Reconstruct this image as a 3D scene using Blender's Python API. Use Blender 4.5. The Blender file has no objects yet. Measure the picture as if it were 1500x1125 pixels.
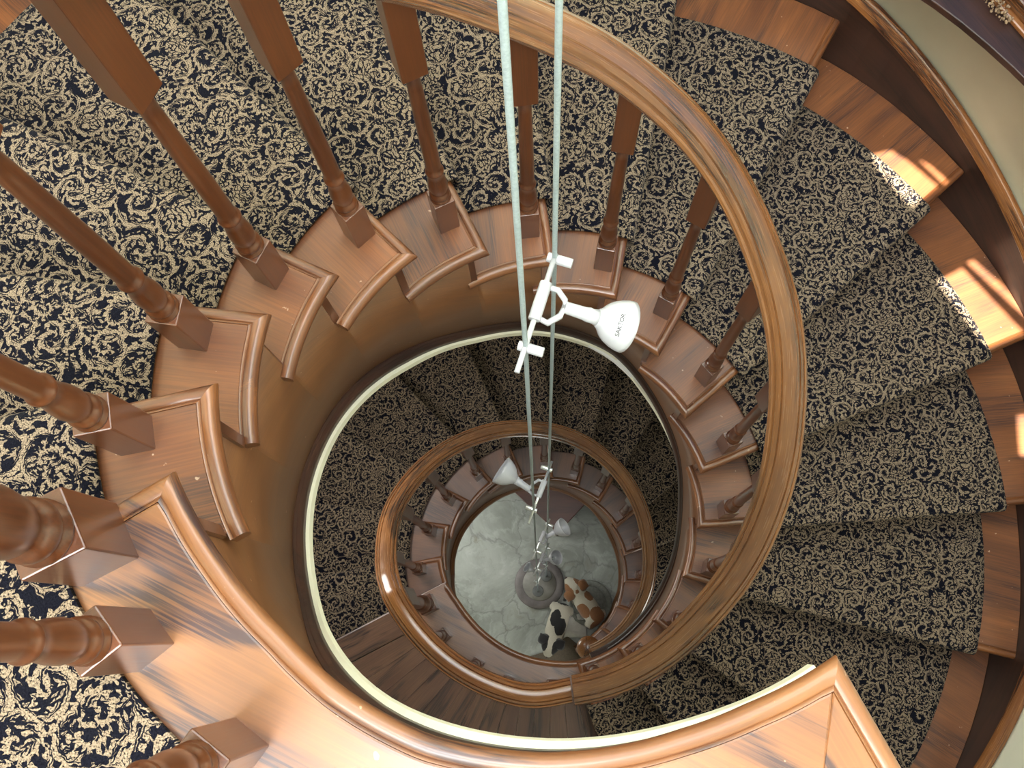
import bpy, bmesh, math, random
from mathutils import Vector, Matrix
random.seed(7)
S = 0.45                     # radius of the stair well in metres: all stair numbers below are in units of it
H = 0.41926                  # riser
sin, cos, pi, R_ = math.sin, math.cos, math.pi, math.radians
scene = bpy.context.scene
COL = scene.collection

# ------------------------------------------------------------------ tables
def lerp_table(tab):
    ks = sorted(tab)
    def f(x):
        if x <= ks[0]: return tab[ks[0]]
        if x >= ks[-1]: return tab[ks[-1]]
        for a, b in zip(ks, ks[1:]):
            if a <= x <= b:
                t = (x-a)/(b-a)
                return tab[a]*(1-t)+tab[b]*t
    return f
def smooth_table(tab):
    f = lerp_table(tab)
    return lambda x: (f(x-6)+2*f(x-3)+2*f(x)+2*f(x+3)+f(x+6))/8
UT = {0:203.66,1:185.2,2:165.6,3:147.4,4:127.8,5:108.7,6:90.4,7:71.8,8:53.15,9:32.9,10:14.5,11:-3.7,12:-21.7,13:-41.8,14:-59.7,15:-78.4}
UR = {0:1.005,1:.984,2:.995,3:.995,4:.98,5:1.0,6:1.05,7:1.058,8:.998,9:.955,10:.979,11:.978,12:.986,13:.993,14:1.008,15:1.013}
LT = {0:-160.55,1:-176.1,2:-195.03,3:-214.1,4:-234.06,5:-253.2,6:-272.87,7:-291.13,8:-308.3,9:-328.35,10:-347.67,11:-366,12:-384.14,13:-403.6,14:-422.3}
LR = {0:.975,1:1.005,2:1.01,3:.986,4:.982,5:.98,6:.985,7:1.012,8:1.012,9:1.006,10:1.003,11:1.01,12:1.007,13:1.012,14:1.01}
def ang(k): return UT[k] if k <= 15 else LT[k-16]
def rad(k): return UR[k] if k <= 15 else LR[k-16]
def zof(k): return -k*H
ZM, ZF = -16*H, -31*H
TH, NOS, CPT = .06, .14, .02          # tread thickness, nosing offset, carpet thickness
RIS = .075
rout = smooth_table({305:3.42,200:3.42,70:3.48,57:3.48,40:3.41,20:3.38,0:3.31,-30:3.33,-80:3.36,-430:3.4})
rt_in = {218:.995,230:.995,240:1.012,252:1.022,266:1.008,283:.98,292:.972,305:.976}
for k in UT: rt_in[UT[k]] = UR[k]
rt_in.update({-84:1.0,-92:.985,-107:.966,-123:.947,-139:.938,-148:.94,-157:.962})
for k in LT: rt_in[LT[k]] = LR[k]
rtip = lerp_table(rt_in)
def pitch(t):
    if t > 203.63: return 0.0
    if t > -97.8: return -(203.63-t)/18.839*H
    if t > -158.55: return ZM
    return ZM-(-158.55-t)/18.839*H
def P(r, t, z): return Vector((r*cos(R_(t)), r*sin(R_(t)), z))
def frame(k, end=False):
    """theta_inf, u, v of step k's front line (v points downstairs)"""
    t = R_(ang(k)) + math.asin(NOS/rad(k))
    return t, Vector((cos(t), sin(t), 0)), Vector((sin(t), -cos(t), 0))
def onfront(k, q, r):
    t, u, v = frame(k)
    return u*math.sqrt(r*r-q*q)+v*q

# ------------------------------------------------------------------ materials
def newmat(name):
    m = bpy.data.materials.new(name); m.use_nodes = True
    nt = m.node_tree; nt.nodes.clear()
    out = nt.nodes.new('ShaderNodeOutputMaterial'); b = nt.nodes.new('ShaderNodeBsdfPrincipled')
    nt.links.new(b.outputs[0], out.inputs[0])
    return m, nt, b
class G:
    def __init__(s, nt): s.nt = nt
    def n(s, t, **k):
        x = s.nt.nodes.new('ShaderNode'+t)
        for a, v in k.items(): setattr(x, a, v)
        return x
    def set(s, sock, v):
        if isinstance(v, bpy.types.NodeSocket): s.nt.links.new(v, sock)
        else: sock.default_value = v
    def m(s, op, a, b=0.0, c=None):
        x = s.n('Math', operation=op); s.set(x.inputs[0], a); s.set(x.inputs[1], b)
        if c is not None: s.set(x.inputs[2], c)
        return x.outputs[0]
    def v(s, op, a, b=None, sc=None):
        x = s.n('VectorMath', operation=op); s.set(x.inputs[0], a)
        if b is not None: s.set(x.inputs[1], b)
        if sc is not None: s.set(x.inputs['Scale'], sc)
        return x.outputs['Value'] if op in ('LENGTH', 'DOT_PRODUCT', 'DISTANCE') else x.outputs[0]
    def noise(s, vec, scale, detail=3, rough=.5, dist=0.0):
        x = s.n('TexNoise'); s.set(x.inputs['Vector'], vec); x.inputs['Scale'].default_value = scale
        x.inputs['Detail'].default_value = detail; x.inputs['Roughness'].default_value = rough; x.inputs['Distortion'].default_value = dist
        return x.outputs[0], x.outputs[1]
    def ramp(s, fac, stops, interp='LINEAR'):
        x = s.n('ValToRGB'); s.set(x.inputs[0], fac); cr = x.color_ramp; cr.interpolation = interp
        while len(cr.elements) < len(stops): cr.elements.new(.5)
        for e, (p, c) in zip(cr.elements, stops):
            e.position = p; e.color = (c, c, c, 1) if isinstance(c, (int, float)) else (*c, 1)
        return x.outputs[0]
    def mix(s, f, a, b, blend='MIX'):
        x = s.n('Mix', data_type='RGBA', blend_type=blend); s.set(x.inputs[0], f)
        s.set(x.inputs[6], a if isinstance(a, bpy.types.NodeSocket) else (*a, 1)); s.set(x.inputs[7], b if isinstance(b, bpy.types.NodeSocket) else (*b, 1))
        return x.outputs[2]
    def bump(s, h, strength, dist):
        x = s.n('Bump'); s.set(x.inputs['Height'], h); x.inputs['Strength'].default_value = strength; x.inputs['Distance'].default_value = dist
        return x.outputs[0]

def wood(name, light, mid, dark, rough=.28, coat=.35, lines=.6, ring=9.0, wear=0.0, pore=.26, coatr=.22):
    m, nt, b = newmat(name); g = G(nt)
    at = g.n('Attribute', attribute_name='grain'); oi = g.n('ObjectInfo')
    off = g.v('SCALE', g.n('CombineXYZ').outputs[0], sc=1.0)
    cx = g.n('CombineXYZ'); r = g.m('MULTIPLY', oi.outputs['Random'], 37.0)
    for i in range(3): g.set(cx.inputs[i], g.m('MULTIPLY', r, (1.0, .31, .57)[i]))
    co = g.v('ADD', at.outputs['Vector'], cx.outputs[0])
    c1 = g.v('MULTIPLY', co, (1.4, 9.0, 9.0)); big, _ = g.noise(c1, 1.0, 3, .55, .4)
    rings = g.m('PINGPONG', g.m('MULTIPLY', big, ring), 1.0)
    rl = g.ramp(rings, [(0.0, 1.0), (.22, .65), (.5, .12), (1, 0)])
    c2 = g.v('MULTIPLY', co, (9.0, 330.0, 330.0)); fine, _ = g.noise(c2, 1.0, 3, .6)
    c3 = g.v('MULTIPLY', co, (3.0, 14.0, 14.0)); blot, _ = g.noise(c3, 1.0, 2, .5)
    base = g.mix(g.ramp(blot, [(.3, 0), (.72, 1)]), mid, light)
    pores = g.ramp(fine, [(.42, 1), (.6, 0)])
    f = g.m('MULTIPLY', g.m('MULTIPLY', rl, lines), g.m('ADD', .5, g.m('MULTIPLY', pores, .6)))
    f = g.m('MINIMUM', g.m('ADD', f, g.m('MULTIPLY', pores, pore)), 1.0)
    col = g.mix(f, base, dark)
    if wear:
        w, _ = g.noise(g.v('SCALE', co, sc=1.0), 70.0, 2, .5)
        col = g.mix(g.m('MULTIPLY', g.ramp(w, [(.74, 0), (.77, 1)]), wear), col, (.75, .55, .4))
    g.set(b.inputs['Base Color'], col)
    g.set(b.inputs['Roughness'], g.m('ADD', rough, g.m('MULTIPLY', fine, .12)))
    b.inputs['Coat Weight'].default_value = coat; b.inputs['Coat Roughness'].default_value = coatr
    g.set(b.inputs['Normal'], g.bump(fine, .05, .0006))
    return m
W_TREAD = wood('oak_tread', (.25, .088, .025), (.13, .042, .013), (.04, .016, .012), .40, .15, .6, 6.5, .5)
W_NOSE = wood('oak_nosing', (.27, .10, .030), (.15, .05, .017), (.045, .018, .012), .30, .6, .4, 4.0, .2)
W_TREAD_SHEEN = wood('oak_tread_sheen_toned', (.20, .078, .034), (.105, .040, .022), (.035, .015, .014), .34, .9, .6, 6.5, .3, .26, .3)  # tread oak again, the lower flight's purple sheen toned into its colour
W_LAND = wood('oak_landing_board', (.30, .125, .040), (.19, .07, .024), (.05, .022, .020), .34, .4, 1.2, 13.0, .4, .12)
W_DARK = wood('dark_stained_oak', (.06, .022, .013), (.032, .013, .009), (.010, .005, .004), .42, .1, .6, 8.0)
W_STR = wood('stringer_veneer', (.20, .084, .030), (.15, .060, .022), (.085, .033, .014), .36, .3, .35, 5.0, .25)
W_RAIL = wood('handrail_oak', (.25, .10, .027), (.145, .052, .015), (.045, .017, .008), .20, 1.0, .8, 6.0)
W_RAIL2 = wood('handrail_oak_reddish', (.33, .13, .036), (.20, .068, .02), (.045, .015, .008), .20, .9, .8, 6.0)
W_BAL = wood('baluster_oak', (.135, .042, .013), (.082, .024, .008), (.035, .012, .007), .26, .5, .38, 5.0, 0, .17, .2)
W_FLOOR = wood('landing_floorboards', (.17, .085, .05), (.10, .045, .03), (.03, .014, .012), .34, .3, .9, 9.0)
W_TABLE = wood('table_mahogany', (.10, .035, .025), (.06, .02, .016), (.02, .008, .007), .3, .4, .4, 5.0)

def plain(name, col, rough=.6, metal=0.0, noise=.0, nscale=20, bump=0.0, coat=0.0):
    m, nt, b = newmat(name); g = G(nt)
    tc = g.n('TexCoord'); f, _ = g.noise(tc.outputs['Object'], nscale, 4, .6)
    d = tuple(c*(1-noise) for c in col); l = tuple(min(1, c*(1+noise)) for c in col)
    g.set(b.inputs['Base Color'], g.mix(g.ramp(f, [(.3, 0), (.7, 1)]), d, l))
    b.inputs['Roughness'].default_value = rough; b.inputs['Metallic'].default_value = metal; b.inputs['Coat Weight'].default_value = coat
    if bump: g.set(b.inputs['Normal'], g.bump(f, bump, .004))
    return m
M_CREAM = plain('cream_wall_paint', (.86, .85, .70), .55, noise=.04, nscale=6, bump=.03)
M_CREAMTRIM = plain('cream_trim_paint', (.80, .78, .62), .45, noise=.03)
M_CEIL = plain('ceiling_white', (.8, .8, .78), .8, noise=.02)
M_WHITE = plain('white_lamp_enamel', (.36, .37, .40), .32, noise=.04, nscale=40, coat=.2)
M_STEEL = plain('brushed_steel', (.72, .76, .78), .3, .85, noise=.08, nscale=60)
M_CABLE = plain('tinned_cable', (.34, .42, .45), .38, .35, noise=.15, nscale=300, bump=.2)
M_INK = plain('grey_ink', (.01, .01, .012), .7)
M_STONE = plain('grey_stone', (.24, .23, .21), .6, noise=.35, nscale=9, bump=.1)
M_STONE2 = plain('purple_grey_stone', (.17, .15, .15), .6, noise=.3, nscale=12)
M_STONE3 = plain('dark_grey_stone', (.12, .125, .125), .6, noise=.35, nscale=16)
M_MAT = plain('brown_mat', (.12, .095, .07), .95, noise=.15, nscale=90, bump=.3)
M_BED = plain('grey_pet_bed', (.24, .25, .23), .95, noise=.2, nscale=60, bump=.3)
M_CLOTH = plain('wrinkled_cloth', (.72, .71, .68), .9, noise=.15, nscale=14, bump=.4)
M_BLACK = plain('black_eye', (.01, .01, .01), .2)
M_PINK = plain('dark_nose', (.06, .03, .03), .4)
M_LEAF = plain('green_leaves', (.06, .16, .05), .6, noise=.5, nscale=25)
M_FLOWER = plain('yellow_petals', (.75, .55, .05), .6, noise=.2)
M_DRY = plain('dried_flower_heads', (.30, .2, .12), .9, noise=.5, nscale=120)
M_SOIL = plain('outside_ground', (.16, .13, .09), .9, noise=.4, nscale=3)

def glassmat():
    m, nt, b = newmat('window_glass'); b.inputs['Transmission Weight'].default_value = 1
    b.inputs['Roughness'].default_value = 0; b.inputs['IOR'].default_value = 1.02
    return m
M_GLASS = glassmat()

def slate():
    m, nt, b = newmat('slate_floor'); g = G(nt)
    tc = g.n('TexCoord'); c = tc.outputs['Object']
    n1, nc = g.noise(c, 2.2, 6, .62, .8)
    w = g.v('ADD', c, g.v('SCALE', nc, sc=.35))
    n2, _ = g.noise(w, 7, 5, .6, 1.2)
    vo = g.n('TexVoronoi', feature='DISTANCE_TO_EDGE'); g.set(vo.inputs['Vector'], w); vo.inputs['Scale'].default_value = 2.6
    crack = g.ramp(vo.outputs[0], [(0, 1), (.022, 0)])
    col = g.mix(g.ramp(n1, [(.33, 0), (.68, 1)]), (.21, .225, .20), (.42, .44, .41))
    col = g.mix(g.ramp(n2, [(.5, 0), (.8, .7)]), col, (.55, .57, .55))
    col = g.mix(g.ramp(n2, [(.22, .6), (.42, 0)]), col, (.17, .145, .085))
    col = g.mix(g.m('MULTIPLY', crack, .45), col, (.09, .09, .085))
    g.set(b.inputs['Base Color'], col); b.inputs['Roughness'].default_value = .45
    g.set(b.inputs['Normal'], g.bump(n2, .3, .006))
    return m
M_SLATE = slate()

def carpet():
    m, nt, b = newmat('scroll_carpet'); g = G(nt)
    uv = g.n('UVMap', uv_map='UVMap').outputs[0]
    _, wc = g.noise(uv, 24, 1, .5); _, wf = g.noise(uv, 150, 1, .5)
    def warp(a1, a2):
        q = g.v('ADD', uv, g.v('SCALE', g.v('SUBTRACT', wc, (.5, .5, .5)), sc=a1))
        q = g.v('ADD', q, g.v('SCALE', g.v('SUBTRACT', wf, (.5, .5, .5)), sc=a2))
        return g.v('MULTIPLY', q, (1, 1, 0))
    p = warp(.016, .0075)
    def swirl(scale, turns, width, off, rnd, leaves, depth):
        q = g.v('ADD', g.v('SCALE', p, sc=scale), off)
        vo = g.n('TexVoronoi', voronoi_dimensions='2D'); g.set(vo.inputs['Vector'], q); vo.inputs['Scale'].default_value = 1
        vo.inputs['Randomness'].default_value = rnd
        d = g.v('SUBTRACT', q, vo.outputs['Position']); sx = g.n('SeparateXYZ'); g.set(sx.inputs[0], d)
        rr = g.v('LENGTH', g.v('MULTIPLY', d, (1, 1, 0)))
        a = g.m('DIVIDE', g.m('ARCTAN2', sx.outputs[1], sx.outputs[0]), 2*pi)
        sc = g.n('SeparateColor'); g.set(sc.inputs[0], vo.outputs['Color'])
        sg = g.m('SUBTRACT', g.m('MULTIPLY', g.m('GREATER_THAN', sc.outputs[0], .5), 2.0), 1.0)
        s = g.m('FRACT', g.m('ADD', g.m('ADD', g.m('MULTIPLY', rr, turns), g.m('MULTIPLY', a, sg)), sc.outputs[1]))
        band = g.m('ABSOLUTE', g.m('SUBTRACT', s, .5))
        ph = g.m('FRACT', g.m('MULTIPLY', g.m('ADD', a, g.m('MULTIPLY', rr, .9)), leaves))
        lf = g.m('MULTIPLY', g.m('SUBTRACT', ph, .45), depth)
        wd = g.m('ADD', width, g.m('MULTIPLY', lf, g.m('GREATER_THAN', rr, .16)))
        return band, wd, rr, sc
    bnd, wd, r1, c1 = swirl(18.0, 2.3, .135, (3, 7, 0), .85, 11, .22)
    vine1 = g.m('LESS_THAN', bnd, wd); gap1 = g.m('LESS_THAN', bnd, g.m('ADD', wd, .14))
    # second, smaller scrolls only in some cells
    bnd2, wd2, r2, c2 = swirl(34.0, 1.9, .17, (11, 2, 0), .9, 7, .16)
    vine2 = g.m('LESS_THAN', bnd2, wd2); gap2 = g.m('LESS_THAN', bnd2, g.m('ADD', wd2, .16))
    # leaves: small stretched cells with dark gaps, direction changing from place to place
    p2 = warp(.05, .009)
    q2 = g.v('MULTIPLY', p2, (76, 122, 0))
    v2 = g.n('TexVoronoi', voronoi_dimensions='2D', feature='DISTANCE_TO_EDGE'); g.set(v2.inputs['Vector'], q2); v2.inputs['Scale'].default_value = 1
    v3 = g.n('TexVoronoi', voronoi_dimensions='2D'); g.set(v3.inputs['Vector'], q2); v3.inputs['Scale'].default_value = 1
    lc = g.n('SeparateColor'); g.set(lc.inputs[0], v3.outputs['Color'])
    leaf = g.m('MULTIPLY', g.m('GREATER_THAN', v2.outputs[0], .19), g.m('GREATER_THAN', lc.outputs[0], .34))
    small = g.m('GREATER_THAN', c2.outputs[2], .45)
    # flower rosettes in the middle of a few large cells
    sx = g.m('GREATER_THAN', c1.outputs[2], .80)
    ros = g.m('MULTIPLY', sx, g.m('LESS_THAN', r1, .40))
    fill = g.m('ADD', g.m('MULTIPLY', small, g.m('MAXIMUM', vine2, g.m('MULTIPLY', leaf, g.m('SUBTRACT', 1.0, gap2)))), g.m('MULTIPLY', g.m('SUBTRACT', 1.0, small), leaf))
    body = g.m('MAXIMUM', vine1, g.m('MULTIPLY', fill, g.m('SUBTRACT', 1.0, gap1)))
    tan = g.m('ADD', g.m('MULTIPLY', ros, g.m('GREATER_THAN', v2.outputs[0], .14)), g.m('MULTIPLY', g.m('SUBTRACT', 1.0, ros), body))
    lo, _ = g.noise(uv, 520, 2, .65); mid, _ = g.noise(uv, 9, 2, .5)
    base = g.mix(g.ramp(lo, [(.32, 0), (.68, 1)]), CT0, CT1)
    nav = g.mix(g.ramp(lo, [(.35, 0), (.75, 1)]), (.003, .003, .006), (.010, .0105, .018))
    brk = g.m('MULTIPLY', tan, g.m('GREATER_THAN', lo, .40))
    col = g.mix(brk, nav, base)
    g.set(b.inputs['Base Color'], col); b.inputs['Roughness'].default_value = .95
    b.inputs['Sheen Weight'].default_value = .04; b.inputs['Specular IOR Level'].default_value = .05
    hgt = g.m('ADD', g.m('MULTIPLY', brk, .8), g.m('MULTIPLY', lo, .8))
    g.set(b.inputs['Normal'], g.bump(hgt, .6, .003))
    return m
CT0, CT1 = (.085, .062, .044), (.37, .285, .20)
M_CARPET = carpet()

# ------------------------------------------------------------------ mesh helpers
def tag(o, label=None, cat=None, group=None, kind=None):
    if label: o['label'] = label
    if cat: o['category'] = cat
    if group: o['group'] = group
    if kind: o['kind'] = kind
    return o
def empty(name, loc=(0, 0, 0), rot=None):
    o = bpy.data.objects.new(name, None); COL.objects.link(o); o.empty_display_size = .1
    o.location = loc
    if rot: o.rotation_euler = rot
    return o
class MB:
    """collects verts in stair units; grain = per-vertex wood coordinates in metres (x runs along the grain)"""
    def __init__(s): s.v = []; s.f = []; s.g = []; s.uv = {}; s.sm = []
    def vert(s, p, g=None):
        p = Vector(p); s.v.append(p); s.g.append(Vector(g) if g is not None else p*S); return len(s.v)-1
    def face(s, idx, uv=None, smooth=False):
        if uv: s.uv[len(s.f)] = uv
        s.f.append(tuple(idx)); s.sm.append(smooth)
    def prism(s, pts, z0, z1, gfun=None, flip=False):
        """pts: list of 2D/3D points (z ignored), bottom z0 and top z1 (numbers or functions of index)"""
        n = len(pts); a = []; b = []
        for i, p in enumerate(pts):
            lo = z0(i) if callable(z0) else z0; hi = z1(i) if callable(z1) else z1
            q0 = Vector((p[0], p[1], lo)); q1 = Vector((p[0], p[1], hi))
            a.append(s.vert(q0, gfun(q0) if gfun else None)); b.append(s.vert(q1, gfun(q1) if gfun else None))
        ar = sum(pts[i][0]*pts[(i+1) % n][1]-pts[(i+1) % n][0]*pts[i][1] for i in range(n))
        if ar < 0: a.reverse(); b.reverse()
        s.face(b); s.face(a[::-1])
        for i in range(n):
            j = (i+1) % n; s.face((a[i], a[j], b[j], b[i]))
    def box(s, x0, x1, y0, y1, z0, z1, gfun=None): s.prism([(x0, y0), (x1, y0), (x1, y1), (x0, y1)], z0, z1, gfun)
    def grid(s, rows, smooth=True, grains=None, closed=False, cap=False):
        idx = []
        for i, row in enumerate(rows):
            idx.append([s.vert(p, grains[i][j] if grains else None) for j, p in enumerate(row)])
        n = len(rows[0])
        for i in range(len(rows)-1):
            for j in range(n if closed else n-1):
                k = (j+1) % n
                s.face((idx[i][j], idx[i][k], idx[i+1][k], idx[i+1][j]), smooth=smooth)
        if cap: s.face(idx[0][::-1]); s.face(idx[-1])
        return idx
    def lathe(s, prof, seg=20, c=(0, 0), gfun=None, cap=True):
        rows = [[Vector((c[0]+r*cos(2*pi*j/seg), c[1]+r*sin(2*pi*j/seg), z)) for j in range(seg)] for z, r in prof]
        s.grid(rows, True, [[gfun(p) if gfun else Vector((p.z, p.x, p.y))*S for p in row] for row in rows], True, cap)
    def tube(s, pts, rads, seg=8, cap=True, smooth=True):
        rows = []; up = None
        for i, p in enumerate(pts):
            a = Vector(pts[max(0, i-1)]); b = Vector(pts[min(len(pts)-1, i+1)]); d = (b-a).normalized()
            if up is None: up = Vector((0, 0, 1)) if abs(d.z) < .9 else Vector((1, 0, 0))
            x = d.cross(up).normalized(); y = x.cross(d); up = y
            r = rads[i] if isinstance(rads, (list, tuple)) else rads
            rows.append([Vector(p)+x*r*cos(2*pi*j/seg)+y*r*sin(2*pi*j/seg) for j in range(seg)])
        s.grid(rows, smooth, None, True, cap)
    def build(s, name, mat, parent=None, bevel=0, origin=None, scale=None, recalc=True, seg=2):
        k = S if scale is None else scale
        o0 = Vector(origin) if origin is not None else Vector((0, 0, 0))
        me = bpy.data.meshes.new(name)
        me.from_pydata([((p-o0)*k)[:] for p in s.v], [], s.f)
        at = me.attributes.new('grain', 'FLOAT_VECTOR', 'POINT')
        at.data.foreach_set('vector', [c for g in s.g for c in g])
        if s.uv:
            ul = me.uv_layers.new(name='UVMap')
            for pi_, poly in enumerate(me.polygons):
                if pi_ in s.uv:
                    for li, uvc in zip(poly.loop_indices, s.uv[pi_]): ul.data[li].uv = uvc
        me.polygons.foreach_set('use_smooth', s.sm)
        if recalc:
            bm = bmesh.new(); bm.from_mesh(me); bmesh.ops.recalc_face_normals(bm, faces=bm.faces); bm.to_mesh(me); bm.free()
        me.update(); me.materials.append(mat)
        o = bpy.data.objects.new(name, me); COL.objects.link(o)
        if parent is not None: o.parent = parent
        elif origin is not None: o.location = o0*k
        if bevel:
            md = o.modifiers.new('bevel', 'BEVEL'); md.width = bevel*k; md.segments = seg; md.limit_method = 'ANGLE'; md.angle_limit = R_(40)
            md.harden_normals = False
        return o

NPROF = [(0, 0.0), (.10, -.002), (.16, -.006), (.24, -.001), (.62, 0.0), (.80, -.005), (.93, -.014), (1, -.027), (1, -.036), (.93, -.049), (.80, -.057), (.6, -.06), (0, -.06)]
def nosing(outer, inner, z, name, mat, root, org, gfun):
    """moulded strip between two point rows; its section is rounded on the inner side, its ends follow the rows (mitres)"""
    mb = MB(); rows = []
    for o_, i_ in zip(outer, inner):
        rows.append([Vector((o_.x+(i_.x-o_.x)*f, o_.y+(i_.y-o_.y)*f, z+dz)) for f, dz in NPROF])
    mb.grid(rows, True, [[gfun(p) for p in r] for r in rows], True, True)
    o = mb.build(name, mat, root, 0, org); md = o.modifiers.new('es', 'EDGE_SPLIT'); md.split_angle = R_(50); return o
def arc(r0, t0, r1, t1, n):
    return [P(r0+(r1-r0)*i/n, t0+(t1-t0)*i/n, 0) for i in range(n+1)]

# ------------------------------------------------------------------ steps
ORD = ['', 'first', 'second', 'third', 'fourth', 'fifth', 'sixth', 'seventh', 'eighth', 'ninth', 'tenth', 'eleventh', 'twelfth', 'thirteenth', 'fourteenth', 'fifteenth', 'sixteenth']
def step(k, label, group):
    t, u, v = frame(k); z = zof(k); r0 = rad(k)
    org = onfront(k, RIS, 1.2)+Vector((0, 0, z-TH))
    root = empty('stair_step', org*S); tag(root, label, 'stair step', group)
    def gf(p): return Vector((p.dot(u), p.dot(v), p.z))*S
    te = ang(k)+25; kp = k-1
    tp = frame(kp)[0]
    def rin(th): f = (th-ang(k))/25; return r0*(1-f)+(.5*r0+.5*min(rad(kp), 1.03))*f
    tip = onfront(k, NOS, r0)
    D = onfront(k, NOS-.05, r0+.052)
    tD = math.degrees(math.atan2(D.y, D.x)); tD += 360*round((ang(k)-tD)/360)
    # board
    pts = [D]; NI = NOS-.05
    for i in range(13):
        r = r0+.05+(rout(ang(k)+5)-r0-.05)*(i+1)/13; pts.append(onfront(k, NI, r))
    # back line: 0.03 behind the riser face of the step above
    def back(r):
        q = RIS-.03; return frame(kp)[1]*math.sqrt(r*r-q*q)+frame(kp)[2]*q
    ro = rout(ang(k)+15)
    tb = math.degrees(math.atan2(back(ro).y, back(ro).x)); tb += 360*round((ang(k)+20-tb)/360)
    tf = math.degrees(math.atan2(pts[-1].y, pts[-1].x)); tf += 360*round((ang(k)-tf)/360)
    for i in range(1, 9): a = tf+(tb-tf)*i/8; pts.append(P(rout(a), a, 0))
    rb = rin(te)+.05
    pb = back(rb); ti = math.degrees(math.atan2(pb.y, pb.x)); ti += 360*round((ang(k)+20-ti)/360)
    for i in range(13): a = ti+(tD-ti)*i/12; pts.append(P(rin(a)+.05, a, 0))
    mb = MB(); mb.prism(pts[:-1], z-TH, z, gf); mb.build('tread_board', W_TREAD if k < 16 else W_TREAD_SHEEN, root, .003, org, seg=1)
    ro_ = rout(ang(k)+5)
    fo = [D+(onfront(k, NI, ro_)-D)*f for f in (0, .02, .1, .3, .6, 1)]; fi = [tip+(onfront(k, NOS, ro_)-tip)*f for f in (0, .02, .1, .3, .6, 1)]
    nosing(fo, fi, z, 'front_nosing', W_NOSE, root, org, gf)
    # return nosing with mitred corner
    def ga(p): return Vector((math.atan2(p.y, p.x)*1.0, math.hypot(p.x, p.y), p.z))*S
    ro1, ri1 = [D], [tip]
    for i in range(1, 15): a = tD+(te-tD)*i/14; ro1.append(P(rin(a)+.05, a, 0)); a = ang(k)+(te-ang(k))*i/14; ri1.append(P(rin(a), a, 0))
    nosing(ro1, ri1, z, 'return_nosing', W_NOSE, root, org, ga)
    # riser
    a0 = r0+.044; a1 = rout(ang(k)+3)
    q0, q1 = RIS, RIS-.035
    pts = [u*math.sqrt(a0*a0-q0*q0)+v*q0, u*math.sqrt(a1*a1-q0*q0)+v*q0, u*math.sqrt(a1*a1-q1*q1)+v*q1, u*math.sqrt(a0*a0-q1*q1)+v*q1]
    mb = MB(); mb.prism(pts, zof(k+1) if k != 30 else ZF, z-TH, gf); mb.build('riser', W_BAL, root, 0, org)
    return root
side = {1:'near the big newel', 2:'left of the well', 3:'left of the well', 4:'upper left of the well', 5:'above the well', 6:'top of the well', 7:'top of the well', 8:'upper right of the well',
        9:'upper right of the well', 10:'right of the well', 11:'right of the well', 12:'right of the well', 13:'lower right under the rail', 14:'lower right under the rail', 15:'just above the middle landing'}
for k in range(1, 16):
    step(k, 'oak step, %s down from the upper landing, %s' % (ORD[k], side[k]), 'steps of the upper flight')
lside = {1:'beside the middle newel', 2:'left of the slate floor', 3:'left of the slate floor', 4:'upper left', 5:'behind the second lamp', 6:'at the top of the small ring', 7:'at the top of the small ring', 8:'upper right',
         9:'right of the slate floor', 10:'right of the slate floor', 11:'right of the slate floor', 12:'right of the brown puppy', 13:'lower right', 14:'beside the capped bottom newel'}
for k in range(17, 31):
    step(k, 'sheen-toned oak step, %s below the middle landing, %s' % (ORD[k-16], lside[k-16]), 'steps of the lower flight')

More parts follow.
